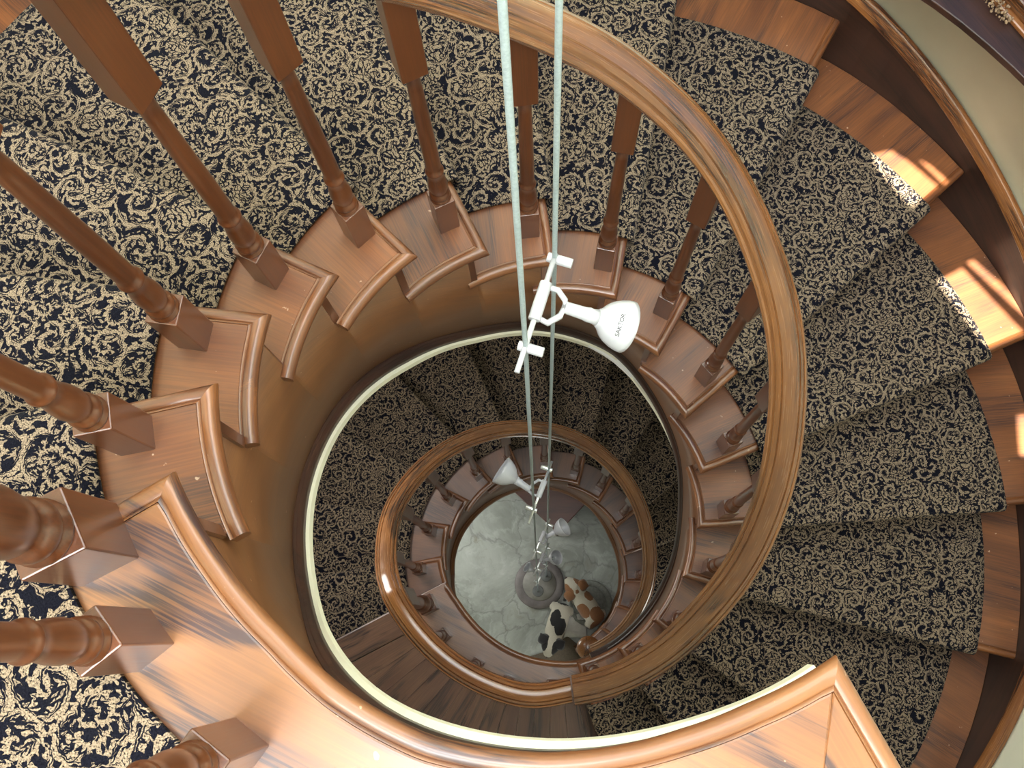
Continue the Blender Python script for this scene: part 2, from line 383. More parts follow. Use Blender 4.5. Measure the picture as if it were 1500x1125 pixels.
# ------------------------------------------------------------------ carpets
def tread_uv(k, p):
    t, u, v = frame(k); return Vector((p.dot(u)*S+k*1.37, p.dot(v)*S+k*.613))
def runner(name, ks, first_riser, label):
    """one strip that climbs over treads ks (descending order), starting with the riser under step first_riser"""
    NW = 40
    mb = MB(); cols = []
    rows = []   # (list of points, list of uv) ; break list into patches sharing verts
    def rad_at(j, k): 
        ri = lerp_table({200:1.31, 160:1.32, 140:1.385, 70:1.40, -30:1.37, -90:1.36, -160:1.36, -430:1.36})(ang(k))
        ro = lerp_table({200:3.06, 60:3.10, 40:3.05, -430:3.02})(ang(k))
        return ri+(ro-ri)*j/NW
    def line(k, q, z, kk=None):
        out = []
        for j in range(NW+1):
            r = rad_at(j, k); t, u, v = frame(k); out.append(u*math.sqrt(r*r-q*q)+v*q+Vector((0, 0, z)))
        return out
    prev = None
    def add(rowA, rowB, uvA, uvB, smooth=True):
        n = len(rowA)
        for j in range(n-1):
            mb.face((rowA[j], rowA[j+1], rowB[j+1], rowB[j]), uv=[uvA[j], uvA[j+1], uvB[j+1], uvB[j]], smooth=smooth)
    def verts(row): return [mb.vert(p) for p in row]
    def riser_rows(k, start, startuv):
        """from nosing line of step k down to the next tread"""
        z = zof(k); cur, cuv = start, startuv
        nz = zof(k+1)+CPT
        if k == 30: nz = ZF+.002
        seq = []
        if k != 16: 
            seq += [(NOS+CPT*.7, z+CPT*.7), (NOS+CPT*1.15, z-.01), (NOS+CPT*1.1, z-.04), (NOS+CPT*.4, z-TH-CPT*.6)]
        seq += [(RIS+CPT+.012, z-TH-CPT*.9), (RIS+CPT, z-TH-CPT*2.2), (RIS+CPT, (z+nz)/2), (RIS+CPT, nz)]
        acc = 0; lq, lz = (NOS, z+CPT) if k != 16 else (RIS+CPT, z-TH)
        for q, zz in seq:
            acc += math.hypot(q-lq, zz-lz); lq, lz = q, zz
            row = line(k, q, zz); iv = verts(row)
            uv = [tread_uv(k, onfront(k, NOS, rad_at(j, k)))+Vector((0, acc*S)) for j in range(NW+1)]
            if cur is not None: add(cur, iv, cuv, uv)
            cur, cuv = iv, uv
        return cur, row
    cur, row = riser_rows(first_riser, None, None)
    for k in ks:
        z = zof(k)+CPT; kp = k-1
        # tread from previous riser foot to own nosing
        A = [(math.hypot(p.x, p.y), math.atan2(p.y, p.x)) for p in row]
        F = [onfront(k, NOS, rad_at(j, k)) for j in range(NW+1)]
        B = [(math.hypot(p.x, p.y), math.atan2(p.y, p.x)) for p in F]
        N = 10; last = None; lu = None
        for i in range(N+1):
            f = i/N; pr = []
            for (ra, ta), (rb, tb) in zip(A, B):
                d = (tb-ta+pi) % (2*pi)-pi; r = ra+(rb-ra)*f; t = ta+d*f
                pr.append(Vector((r*cos(t), r*sin(t), z)))
            iv = cur if i == 0 else verts(pr)
            uv = [tread_uv(k, p) for p in pr]
            if last: add(last, iv, lu, uv)
            last, lu = iv, uv
        if k == 30: pass
        cur, row = riser_rows(k, last, lu)
    o = mb.build(name, M_CARPET, None, recalc=False)
    md = o.modifiers.new('pile', 'SOLIDIFY'); md.thickness = CPT*S*.8; md.offset = -1
    tag(o, label, 'carpet'); return o
o = runner('stair_carpet', list(range(1, 16)), 0, 'navy and tan scroll-patterned carpet runner on the upper flight of steps')
o2 = runner('stair_carpet', list(range(17, 31)), 16, 'navy and tan scroll carpet runner on the lower flight, seen down the well')

# landing carpet: from the wooden edge board out to the wall
def sector(t0, t1, ra, rb, n, front=None):
    pts = [P(ra(t0+(t1-t0)*i/n), t0+(t1-t0)*i/n, 0) for i in range(n+1)]
    pts += [P(rb(t1+(t0-t1)*i/n), t1+(t0-t1)*i/n, 0) for i in range(n+1)]
    return pts
EA, ED = 305.0, .124              # end edge of the upper landing
te_inf = R_(305.0)-math.asin(ED/.976); eu = Vector((cos(te_inf), sin(te_inf), 0)); ev = Vector((-sin(te_inf), cos(te_inf), 0))
def onend(q, r): return eu*math.sqrt(r*r-q*q)+ev*q
mb = MB(); n = 60; nr = 14
rows = []
for i in range(n+1):
    row = []
    for j in range(nr+1):
        r = 1.30+(3.40-1.30)*j/nr
        a = onfront(0, NOS, r); b = onend(ED-.27, r)
        ta = math.degrees(math.atan2(a.y, a.x)) % 360; tb = math.degrees(math.atan2(b.y, b.x)) % 360
        t = ta+(tb-ta)*i/n
        row.append(P(r if r < 3.39 else rout(t)-.03, t, CPT))
    rows.append(row)
extra = []
for q, z in ((NOS+CPT*.7, CPT*.7), (NOS+CPT*1.15, -.01), (NOS+CPT*1.1, -.04), (NOS+CPT*.4, -TH-CPT*.6)):
    extra.insert(0, [onfront(0, q, 1.30+2.10*j/nr)+Vector((0, 0, z)) for j in range(nr+1)])
allr = extra+rows
idx = [[mb.vert(p) for p in row] for row in allr]
for i in range(len(allr)-1):
    for j in range(nr):
        q = [(i, j), (i+1, j), (i+1, j+1), (i, j+1)]
        mb.face([idx[a][b] for a, b in q], uv=[(allr[a][b].x*S*.94+allr[a][b].z*.3, allr[a][b].y*S*.94+allr[a][b].z*.3) for a, b in q])
o = mb.build('landing_carpet', M_CARPET, recalc=False)
bm = bmesh.new(); bm.from_mesh(o.data)
if sum(f.normal.z for f in bm.faces) < 0: bmesh.ops.reverse_faces(bm, faces=bm.faces)
bm.to_mesh(o.data); bm.free()
md = o.modifiers.new('pile', 'SOLIDIFY'); md.thickness = CPT*S*.8; md.offset = -1
tag(o, 'navy and tan scroll-patterned carpet covering the upper landing around the newel', 'carpet')

# ------------------------------------------------------------------ landings
def ring_pts(t0, t1, f, n): return [P(f(t0+(t1-t0)*i/n), t0+(t1-t0)*i/n, 0) for i in range(n+1)]
def gring(p): return Vector((math.atan2(p.y, p.x)*1.2, math.hypot(p.x, p.y), p.z))*S
root = empty('landing_edge', P(1.15, 250, -TH)*S)
tag(root, 'honey oak board edging the upper landing around the well, bright in the light', 'landing board')
org = P(1.15, 250, -TH)
rin0 = rtip
tip = onfront(0, NOS, rad(0)); D0 = onfront(0, NOS-.05, rad(0)+.052)
tD = math.degrees(math.atan2(D0.y, D0.x)) % 360
tipE = onend(ED, .976); DE = onend(ED-.05, .976+.052); tDE = math.degrees(math.atan2(DE.y, DE.x)) % 360
JE = onend(ED-.27, 1.30); tJ = math.degrees(math.atan2(JE.y, JE.x)) % 360
F1 = onfront(0, NOS-.05, 1.32); tF1 = math.degrees(math.atan2(F1.y, F1.x)) % 360
def cath(p):   # grain of the wide board runs across the picture diagonal
    d = Vector((.90, -.43, 0)); e = Vector((.43, .90, 0)); return Vector((p.dot(d)*1.0, p.dot(e), p.z))*S
pts = [D0, F1]+ring_pts(tF1, tJ, lambda t: 1.32, 40)[1:]+[DE]+ring_pts(tDE, tD, lambda t: rin0(t)+.05, 50)[1:-1]
mb = MB(); mb.prism(pts, -TH, 0, cath); mb.build('inner_board', W_LAND, root, .006, org)
oo = [D0]+ring_pts(tD, tDE, lambda t: rin0(t)+.05, 60)[1:-1]+[DE]; ii = [tip]+ring_pts(ang(0), 305, rin0, 60)[1:-1]+[tipE]
nosing(oo, ii, 0, 'return_nosing', W_LAND, root, org, gring)
oo = [D0+(onfront(0, NOS-.05, 1.315)-D0)*f for f in (0, .5, 1)]; ii = [tip+(onfront(0, NOS, 1.315)-tip)*f for f in (0, .5, 1)]
nosing(oo, ii, 0, 'front_nosing', W_LAND, root, org, cath)
ge = lambda p: Vector((p.dot(eu), p.dot(ev), p.z))*S
pts = [DE, JE, onend(ED-.27, 3.36), onend(ED-.05, 3.36)]
mb = MB(); mb.prism(pts, -TH, 0, ge); mb.build('end_board', W_LAND, root, .003, org, seg=1)
oo = [DE+(onend(ED-.05, 3.36)-DE)*f for f in (0, .1, .5, 1)]; ii = [tipE+(onend(ED, 3.36)-tipE)*f for f in (0, .1, .5, 1)]
nosing(oo, ii, 0, 'end_nosing', W_LAND, root, org, ge)
# slab under the landing carpet
pts = [onfront(0, RIS, 1.10), onfront(0, RIS, 3.44)]+ring_pts(208, 297, lambda t: 3.44, 30)+[onend(.05, 3.3), onend(.05, 1.10)]+ring_pts(300, 208, lambda t: 1.10, 30)
mb = MB(); mb.prism(pts, -.42, -TH-.002); o = mb.build('floor', M_CREAM, None, 0, P(2, 250, -.4)); tag(o, 'floor slab of the upper landing', kind='structure')
mb = MB(); pts = [onfront(0, NOS-.01, 1.34), onfront(0, NOS-.01, 3.40)]+ring_pts(206.5, 297.0, lambda t: 3.40, 30)+[onend(ED-.275, 3.3), onend(ED-.275, 1.34)]+ring_pts(tJ-.5, tF1+.5, lambda t: 1.322, 30)
mb.prism(pts, -TH, .002); o = mb.build('floor', W_DARK, None, 0, P(2, 250, -.03)); tag(o, 'underfloor beneath the landing carpet', kind='structure')
# landing first riser
t, u, v = frame(0); a0, a1 = rad(0)+.044, 3.42; q0, q1 = RIS, RIS-.035
pts = [onfront(0, q0, a0), onfront(0, q0, a1), onfront(0, q1, a1), onfront(0, q1, a0)]
mb = MB(); mb.prism(pts, zof(1), -TH, lambda p: Vector((p.dot(u), p.dot(v), p.z))*S); mb.build('riser', W_BAL, root, 0, org)

# middle landing
root = empty('landing_edge', P(1.12, -120, ZM-TH)*S); org = P(1.12, -120, ZM-TH)
tag(root, 'dark oak board edging the middle landing, swirled grain with a cool sheen', 'landing board')
k = 16; T16 = ang(16)
tip = onfront(16, NOS, rad(16)); D0 = onfront(16, NOS-.05, rad(16)+.052)
tD = math.degrees(math.atan2(D0.y, D0.x)); F1 = onfront(16, NOS, 1.30); tF1 = math.degrees(math.atan2(F1.y, F1.x))
tr = -71.5
W_MID = wood('oak_middle_landing', (.26, .125, .07), (.17, .075, .045), (.045, .02, .018), .3, 1.0, .9, 9.0, 0, .26, .3)
pts = [tip, F1]+ring_pts(tF1, tr, lambda t: 1.30, 30)[1:]+ring_pts(tr, tD, lambda t: rtip(t)+.05, 40)
mb = MB(); mb.prism(pts, ZM-TH, ZM, cath); mb.build('inner_board', W_MID, root, .006, org)
nosing([D0]+ring_pts(tD, tr, lambda t: rtip(t)+.05, 40)[1:], [tip]+ring_pts(T16, tr, rtip, 40)[1:], ZM, 'return_nosing', W_NOSE, root, org, gring)
u16, v16 = frame(16)[1], frame(16)[2]
pts = [onfront(16, NOS, 1.302), onfront(16, NOS, 3.38), onfront(16, NOS-.24, 3.38), onfront(16, NOS-.24, 1.302)]
mb = MB(); mb.prism(pts, ZM-TH, ZM, lambda p: Vector((p.dot(u16), p.dot(v16), p.z))*S); mb.build('front_board', W_FLOOR, root, .014, org)
pts = [onfront(16, RIS, 1.02), onfront(16, RIS, 3.38), onfront(16, RIS-.035, 3.38), onfront(16, RIS-.035, 1.02)]
mb = MB(); mb.prism(pts, zof(17), ZM-TH, lambda p: Vector((p.dot(u16), p.dot(v16), p.z))*S); mb.build('riser', W_BAL, root, 0, org)
# middle landing floorboards, laid radially in long planks
mb = MB()
e1 = Vector((cos(R_(-115)), sin(R_(-115)), 0)); e2 = Vector((-sin(R_(-115)), cos(R_(-115)), 0))
def inner_ok(p):
    return True
N = 15
fr = onfront(16, NOS-.245, 1.31); tfr = math.degrees(math.atan2(fr.y, fr.x)); bk = tr+2
for i in range(N):
    a0 = tfr+(bk-tfr)*i/N; a1 = tfr+(bk-tfr)*(i+1)/N-.10
    o1 = onfront(16, NOS-.245, 3.38); tfo = math.degrees(math.atan2(o1.y, o1.x))
    b0 = tfo+(bk+1-tfo)*i/N; b1 = tfo+(bk+1-tfo)*(i+1)/N-.04
    u = Vector((cos(R_((b0+b1)/2)), sin(R_((b0+b1)/2)), 0)); vv = Vector((-u.y, u.x, 0))
    off = random.random()*30
    mb.prism([P(1.302, a0, 0), P(3.36, b0, 0), P(3.36, b1, 0), P(1.302, a1, 0)], ZM-TH, ZM-.001, lambda p, u=u, vv=vv, off=off: Vector((p.dot(u)+off, p.dot(vv), p.z))*S)
o = mb.build('floor', W_FLOOR, None, 0, P(2, -120, ZM-TH)); tag(o, 'dark floorboards of the middle landing', kind='structure')
mb = MB(); pts = ring_pts(-152, -70, lambda t: 1.08, 20)+ring_pts(-70, -152, lambda t: 3.44, 20)
mb.prism(pts, ZM-.42, ZM-TH-.002); o = mb.build('floor', M_CREAM, None, 0, P(2, -120, ZM-.4)); tag(o, 'floor slab of the middle landing', kind='structure')

# ------------------------------------------------------------------ stringers
def ztop(t):
    """underside of whatever board covers angle t at the well edge"""
    if t >= 209: return -TH
    for k in range(0, 31):
        th, u, v = frame(k); deg = math.degrees(th)
        deg += 360*round((ang(k)+8-deg)/360)
        edge = deg-math.degrees(math.asin((RIS-.005)/1.045))
        if t >= edge: return zof(k)-TH
    return zof(30)-TH
DU = {205:1.45,185:1.46,170:1.47,142:1.47,117:1.42,95:1.33,69:1.22,47:1.28,27:1.34,12:1.43,-4:1.45,-20:1.5,-41:1.5,-60:1.45,-71:1.3}
du = lerp_table(DU)
zl = smooth_table({180:-1.985,190:-1.76,213.5:-1.23,220.5:-1.06,231:-.56,241:-.34,250:-.23,305:-.23})
def zbotU(t):
    if t > 192: return zl(t)
    z = pitch(t)-du(t)
    return z
rcU = smooth_table({213.5:1.032,220.5:1.05,231:1.02,241:1.025,250:1.015,266:1.003,285:.988,305:1.0,200:1.012,185:1.0,171:.997,142:.98,116.5:1.0,95:1.06,69:1.105,48:1.065,28:1.04,13:1.0,-3.5:.985,-19.5:.97,-41:.96,-71:.98})
def rface(t): return max(rtip(t)+.046, (rcU(t)+.035) if t > -71 else 0)
def stringer(name, t0, t1, zb, rc, label, cream):
    n = int(abs(t1-t0)/1.5); ts = [t0+(t1-t0)*i/n for i in range(n+1)]
    org = P(1.06, ts[len(ts)//2], zb(ts[len(ts)//2]))
    root = empty(name, org*S); tag(root, label, 'stringer')
    # board with stepped top edge
    tt = []
    for k in range(0, 31):
        deg = math.degrees(frame(k)[0]); deg += 360*round((ang(k)+8-deg)/360)
        e = deg-math.degrees(math.asin((RIS-.005)/1.045))
        if min(t0, t1) < e < max(t0, t1): tt += [e+.01, e-.01]
    ts2 = sorted(ts+tt, reverse=True)
    mb = MB(); rows = []; gr = []
    sm = smooth_table({t: rface(t) for t in [x*5 for x in range(-90, 63)]})
    for t in ts2:
        rf = sm(t); zt = ztop(t); z0 = zb(t); row = [P(rf, t, zt), P(rf, t, (zt+z0)/2), P(rf, t, z0), P(rf+.06, t, z0), P(rf+.06, t, zt)]
        rows.append(row); gr.append([Vector((R_(t)*1.05, p.z-pitch(t), math.hypot(p.x, p.y)))*S for p in row])
    mb.grid(rows, False, gr, True, True)
    for i, f in enumerate(mb.f): mb.sm[i] = False
    b = mb.build('curved_board', W_STR if cream else W_DARKS, root, 0, org)
    for pl in b.data.polygons: pl.use_smooth = abs(pl.normal.z) < .5
    # moulding swept along the bottom edge
    def sweep(prof, nm, mat):
        mb = MB(); rows = []; gr = []
        for t in ts:
            row = []
            rr = rc(t); rf = sm(t)
            for (a, z) in prof: row.append(P(rr*(1-a)+(rf+.01)*a+(max(0, min(.035, (55-t)/35*.035)) if nm == 'cream_edge' and t < 55 else 0), t, zb(t)+z))
            rows.append(row); gr.append([Vector((R_(t)*1.05, p.z-pitch(t), math.hypot(p.x, p.y)))*S for p in row])
        mb.grid(rows, True, gr, True, True)
        o = mb.build(nm, mat, root, 0, org); return o
    o = sweep([(1, .13), (.72, .125), (.62, .10), (.55, .095), (.38, .075), (.3, .05), (.3, .0), (1, .0)], 'bottom_moulding', W_DARK if cream else W_STR)
    for p_ in o.data.polygons: p_.use_smooth = False
    if cream: 
        o = sweep([(1, .0), (.3, .012), (0.0, .008), (0.0, -.05), (1, -.05)], 'cream_edge', M_CREAMTRIM)
        for p_ in o.data.polygons: p_.use_smooth = False
    return root
W_DARKS = wood('stringer_lower_veneer', (.17, .085, .045), (.12, .058, .032), (.07, .03, .018), .36, .3, .35, 5.0)
stringer('stair_stringer', 304.2, -69, zbotU, rcU, 'tall curved brown stringer lining the well under the upper flight, cream bottom edge', True)
rcL = lerp_table({-69:1.0,-95:1.0,-110:.985,-125:.975,-150:.975,-166:.99,-180:.99,-205:.975,-227:.975,-264:1.02,-288:1.03,-303:1.03,-328:.985,-350:1.01,-368:1.02,-380:.99,-403:.99,-435:.99})
def zbotL(t):
    if t > -150: return ZM-.55
    if t > -170: f = (-150-t)/20; return (ZM-.55)*(1-f)+(pitch(-170)-1.45)*f
    return max(pitch(t)-1.45, ZF+.0)
zfl = -4.0
def zbotL2(t): return max(zbotL(t), ZF-.0)
rcU_, = (rcU,)
_rcU = rcU
def rface(t): return max(rtip(t)+.046, (rcL(t) if t < -71 else _rcU(t))+.035)
stringer('stair_stringer', -69.5, -428, zbotL2, rcL, 'dark curved stringer lining the well under the lower flight down to the slate', False)

# soffits and outer shell
def soffit(t0, t1, zb, label):
    mb = MB(); n = 90; rows = []
    for i in range(n+1):
        t = t0+(t1-t0)*i/n; rows.append([P(1.09, t, zb(t)-.02), P(3.46, t, zb(t)-.02)])
    mb.grid(rows); o = mb.build('ceiling', M_CEIL, None, 0, P(2, (t0+t1)/2, zb((t0+t1)/2)), recalc=False)
    md = o.modifiers.new('thick', 'SOLIDIFY'); md.thickness = .04*S; md.offset = 0
    tag(o, label, kind='structure')
soffit(304, -69, zbotU, 'plaster underside of the upper flight')
soffit(-70, -360, zbotL2, 'plaster underside of the lower flight')

# outer wall: cylinder with an opening for the window
ZTOP = 7.0; WIN0, WIN1, ZS, ZH = 8.0, 58.0, -2.80, .3
mb = MB(); ts = sorted(set([i*4.0 for i in range(0, 90)]+[WIN0, WIN1])); zs = [ZF-.02, -9, -6, -4.2, ZS, -1.2, ZH, 3, ZTOP]
def rw(t): return rout(t if t <= 305 else t-360)+.03
idx = [[mb.vert(P(rw(t), t, z)) for z in zs] for t in ts]
idxo = [[mb.vert(P(rw(t)+.3, t, z)) for z in zs] for t in ts]
n = len(ts)
for i in range(n):
    j = (i+1) % n
    for m_ in range(len(zs)-1):
        tm = (ts[i]+(ts[j] if j else 360))/2
        if WIN0 < tm < WIN1 and ZS <= zs[m_] < ZH: continue
        mb.face((idx[i][m_], idx[i][m_+1], idx[j][m_+1], idx[j][m_]), smooth=True)
        mb.face((idxo[i][m_], idxo[j][m_], idxo[j][m_+1], idxo[i][m_+1]), smooth=True)
for t in (WIN0, WIN1):
    i = ts.index(t)
    for m_ in range(len(zs)-1):
        if ZS <= zs[m_] < ZH: mb.face((idx[i][m_], idx[i][m_+1], idxo[i][m_+1], idxo[i][m_]))
for zz in (ZS, ZH):
    m_ = zs.index(zz)
    for i in range(n-1):
        if WIN0 <= ts[i] and ts[i+1] <= WIN1: mb.face((idx[i][m_], idx[i+1][m_], idxo[i+1][m_], idxo[i][m_]))
o = mb.build('wall_outer', M_CREAM, None, 0, None, recalc=False); tag(o, 'curved cream wall around the stair', kind='structure')

# skirt board and cap moulding on the wall
def skirt(t0, t1, nm):
    n = int((t0-t1)/3); mb = MB(); rows = []; gr = []
    m2 = MB(); rows2 = []; gr2 = []
    for i in range(n+1):
        t = t0+(t1-t0)*i/n; r = rout(t)
        pz = max(pitch(t-5.6) if not (-150 < t < -92.2) else ZM, ZF); zt = pz+.215
        a = [P(r, t, pz-.62), P(r, t, zt), P(r+.028, t, zt), P(r+.028, t, pz-.62)]
        rows.append(a); gr.append([Vector((R_(t)*3.4, p.z-pz, 0))*S for p in a])
        b = [P(r+.02, t, zt-.01), P(r-.035, t, zt+.0), P(r-.045, t, zt+.025), P(r-.02, t, zt+.05), P(r-.012, t, zt+.09), P(r+.02, t, zt+.105)]
        rows2.append(b); gr2.append([Vector((R_(t)*3.4, p.z-pz, math.hypot(p.x, p.y)))*S for p in b])
    mb.grid(rows, True, gr, True, True); o = mb.build('baseboard_outer', W_DARK, None, 0, None); tag(o, 'dark skirt board along the curved wall', kind='structure')
    for p_ in o.data.polygons: p_.use_smooth = False
    m2.grid(rows2, True, gr2, True, True); o = m2.build('trim_1', W_RAIL2, None, 0, None); tag(o, 'brown cap moulding on the skirt board', kind='structure')
skirt(203, -92, 'u'); skirt(-92, -418, 'l')

# roof with added slots, cut to shape the sun patches on the treads
SUN = Vector((.16, .06, -1)).normalized()
def up_to_roof(p, z=ZTOP): k = (z-p.z)/SUN.z; return p+SUN*k
patches = [
    ([(3.05, 47.9), (3.17, 46.5), (3.19, 44.2), (3.20, 39.7), (2.96, 39.7), (2.95, 41.0), (3.0, 46.4)], 9),
    ([(3.245, 43.8), (3.27, 42), (3.275, 39.4), (3.235, 39.4)], 9),
    ([(2.98, 31.0), (3.20, 30.9), (3.32, 21.0), (3.03, 20.8), (3.0, 25.5)], 10),
    ([(3.245, 31.2), (3.30, 31.0), (3.45, 22.5), (3.40, 21.5)], 10),
    ([(3.27, 12.6), (3.35, 12.5), (3.28, 7.6), (3.21, 7.8)], 11)]
holes = [[up_to_roof(P(r, t, zof(k)+.0)) for r, t in pl] for pl, k in patches]
cu = bpy.data.curves.new('ceiling', 'CURVE'); cu.dimensions = '2D'; cu.fill_mode = 'BOTH'; cu.extrude = .02*S
def spline(pts):
    sp = cu.splines.new('POLY'); sp.points.add(len(pts)-1)
    for q, p in zip(sp.points, pts): q.co = (p.x*S, p.y*S, 0, 1)
    sp.use_cyclic_u = True
spline([P(4.6, i*6, 0) for i in range(60)])
for h_ in holes: spline(h_)
o = bpy.data.objects.new('ceiling', cu); o.location = (0, 0, ZTOP*S+.02); COL.objects.link(o); cu.materials.append(M_CEIL)
dg = bpy.context.evaluated_depsgraph_get()
me = bpy.data.meshes.new_from_object(o.evaluated_get(dg)); bpy.data.objects.remove(o)
o = bpy.data.objects.new('ceiling', me); o.location = (0, 0, ZTOP*S+.02); COL.objects.link(o); tag(o, 'white ceiling with added slots that shape the sun patches', kind='structure')

# floor slab at the bottom
mb = MB(); mb.prism([P(3.7, i*6, 0) for i in range(60)], ZF-.1, ZF); o = mb.build('floor', M_SLATE, None, 0, (0, 0, ZF)); tag(o, 'grey marbled slate floor', kind='structure')

# ------------------------------------------------------------------ window in the outer wall
wa = R_(32.7); wn = Vector((cos(wa), sin(wa), 0)); wt = Vector((-sin(wa), cos(wa), 0)); WD = 3.50
def wp(x, d, z): return wn*(WD+d)+wt*x+Vector((0, 0, z))
root = empty('window_1', wp(0, 0, ZS)*S); tag(root, 'wood framed window over the stair wall, upper right', kind='structure'); org = wp(0, 0, ZS)
def wbox(mb, x0, x1, d0, d1, z0, z1):
    q = [wp(x0, d0, 0), wp(x1, d0, 0), wp(x1, d1, 0), wp(x0, d1, 0)]
    mb.prism(q, z0, z1, lambda p: Vector((p.dot(wt), p.z, p.dot(wn)))*S)
mb = MB(); pts = ring_pts(WIN0+.3, WIN1-.3, lambda t: rout(t)-.012, 16)+[wp(1.52, .1, 0), wp(-1.48, .1, 0)]
mb.prism(pts, ZS-.03, ZS+.02, lambda p: Vector((p.dot(wt), p.dot(wn), p.z))*S); mb.build('window_sill', W_DARK, root, .008, org)
mb = MB(); wbox(mb, -1.46, 1.5, .06, .16, ZS+.02, ZS+.14); wbox(mb, -1.46, 1.5, .06, .16, ZH-.1, ZH); wbox(mb, -1.46, -1.36, .06, .16, ZS+.14, ZH-.1); wbox(mb, 1.4, 1.5, .06, .16, ZS+.14, ZH-.1); wbox(mb, -.03, .03, .07, .15, ZS+.14, ZH-.1)
mb.build('window_frame', W_RAIL, root, .012, org)
mb = MB(); wbox(mb, -1.46, 1.5, .015, .06, ZS+.02, ZS+.055); mb.build('window_stop', W_RAIL2, root, .012, org)
mb = MB(); wbox(mb, -1.36, 1.4, .105, .112, ZS+.14, ZH-.1); mb.build('window_pane', M_GLASS, root, 0, org)
# outside: ground and flowering shrub
mb = MB(); mb.prism([wp(-8, .5, 0), wp(8, .5, 0), wp(8, 14, 0), wp(-8, 14, 0)], ZF-.2, ZF-.1); o = mb.build('floor', M_SOIL, None, 0, wp(0, 5, ZF)); tag(o, 'ground outside the window', kind='structure')
def leafcloud(c, rx, ry, rz, n, size, seed):
    rnd = random.Random(seed); mb = MB()
    for i in range(n):
        d = Vector((rnd.gauss(0, 1), rnd.gauss(0, 1), rnd.gauss(0, 1))).normalized()*(rnd.random()**.4)
        p = Vector(c)+Vector((d.x*rx, d.y*ry, d.z*rz)); a = Vector((rnd.gauss(0, 1), rnd.gauss(0, 1), rnd.gauss(0, .6))).normalized(); b = a.cross(Vector((rnd.gauss(0, 1), rnd.gauss(0, 1), rnd.gauss(0, 1)))).normalized()
        L = size*(.6+rnd.random()*.8); w = L*.3; nn = a.cross(b)*L*.12
        q = [p, p+a*L*.4+b*w+nn, p+a*L, p+a*L*.4-b*w+nn]
        ii = [mb.vert(x) for x in q]; mid = mb.vert(p+a*L*.45-nn)
        for x, y in ((0, 1), (1, 2), (2, 3), (3, 0)): mb.face((ii[x], ii[y], mid))
    return mb
c = wp(.75, 1.35, ZS-.5)
root = empty('flowering_shrub', (c+Vector((0, 0, ZF-c.z-.1)))*S); org = c+Vector((0, 0, ZF-c.z-.1)); tag(root, 'green shrub with yellow blossom outside the window', 'shrub')
leafcloud(c, 1.1, .5, .55, 700, .22, 3).build('foliage', M_LEAF, root, 0, org, recalc=False)
leafcloud(c+Vector((0, 0, .25)), .9, .35, .4, 90, .14, 4).build('blossom', M_FLOWER, root, 0, org, recalc=False)
mb = MB()
for a in range(5): mb.tube([org+Vector((.05*a-.1, 0, 0)), org+Vector((.1*a-.2, .1, (c.z-org.z)*.5)), c+Vector((.2*a-.4, .1*a-.2, 0))], [.05, .04, .02])
mb.build('stem', W_DARK, root, 0, org)
# dried flower bunch lying on the sill
c = wp(.93, -.0, ZS+.05)
mb = MB(); rnd = random.Random(5)
for i in range(160):
    p = c+wt*rnd.uniform(-.14, .22)+wn*rnd.uniform(-.035, .035)+Vector((0, 0, rnd.uniform(-.01, .05))); r = rnd.uniform(.004, .011)
    mb.lathe([(-r, .001), (-r*.5, r*.85), (r*.3, r*.9), (r, .001)], 5)
    for q in range(len(mb.v)-20, len(mb.v)): mb.v[q] = mb.v[q]+p
o = mb.build('dried_flowers', M_DRY, None, 0, c-Vector((0, 0, .03))); tag(o, 'small bunch of dried brown flower heads lying on the window sill', 'dried flowers', kind='stuff')

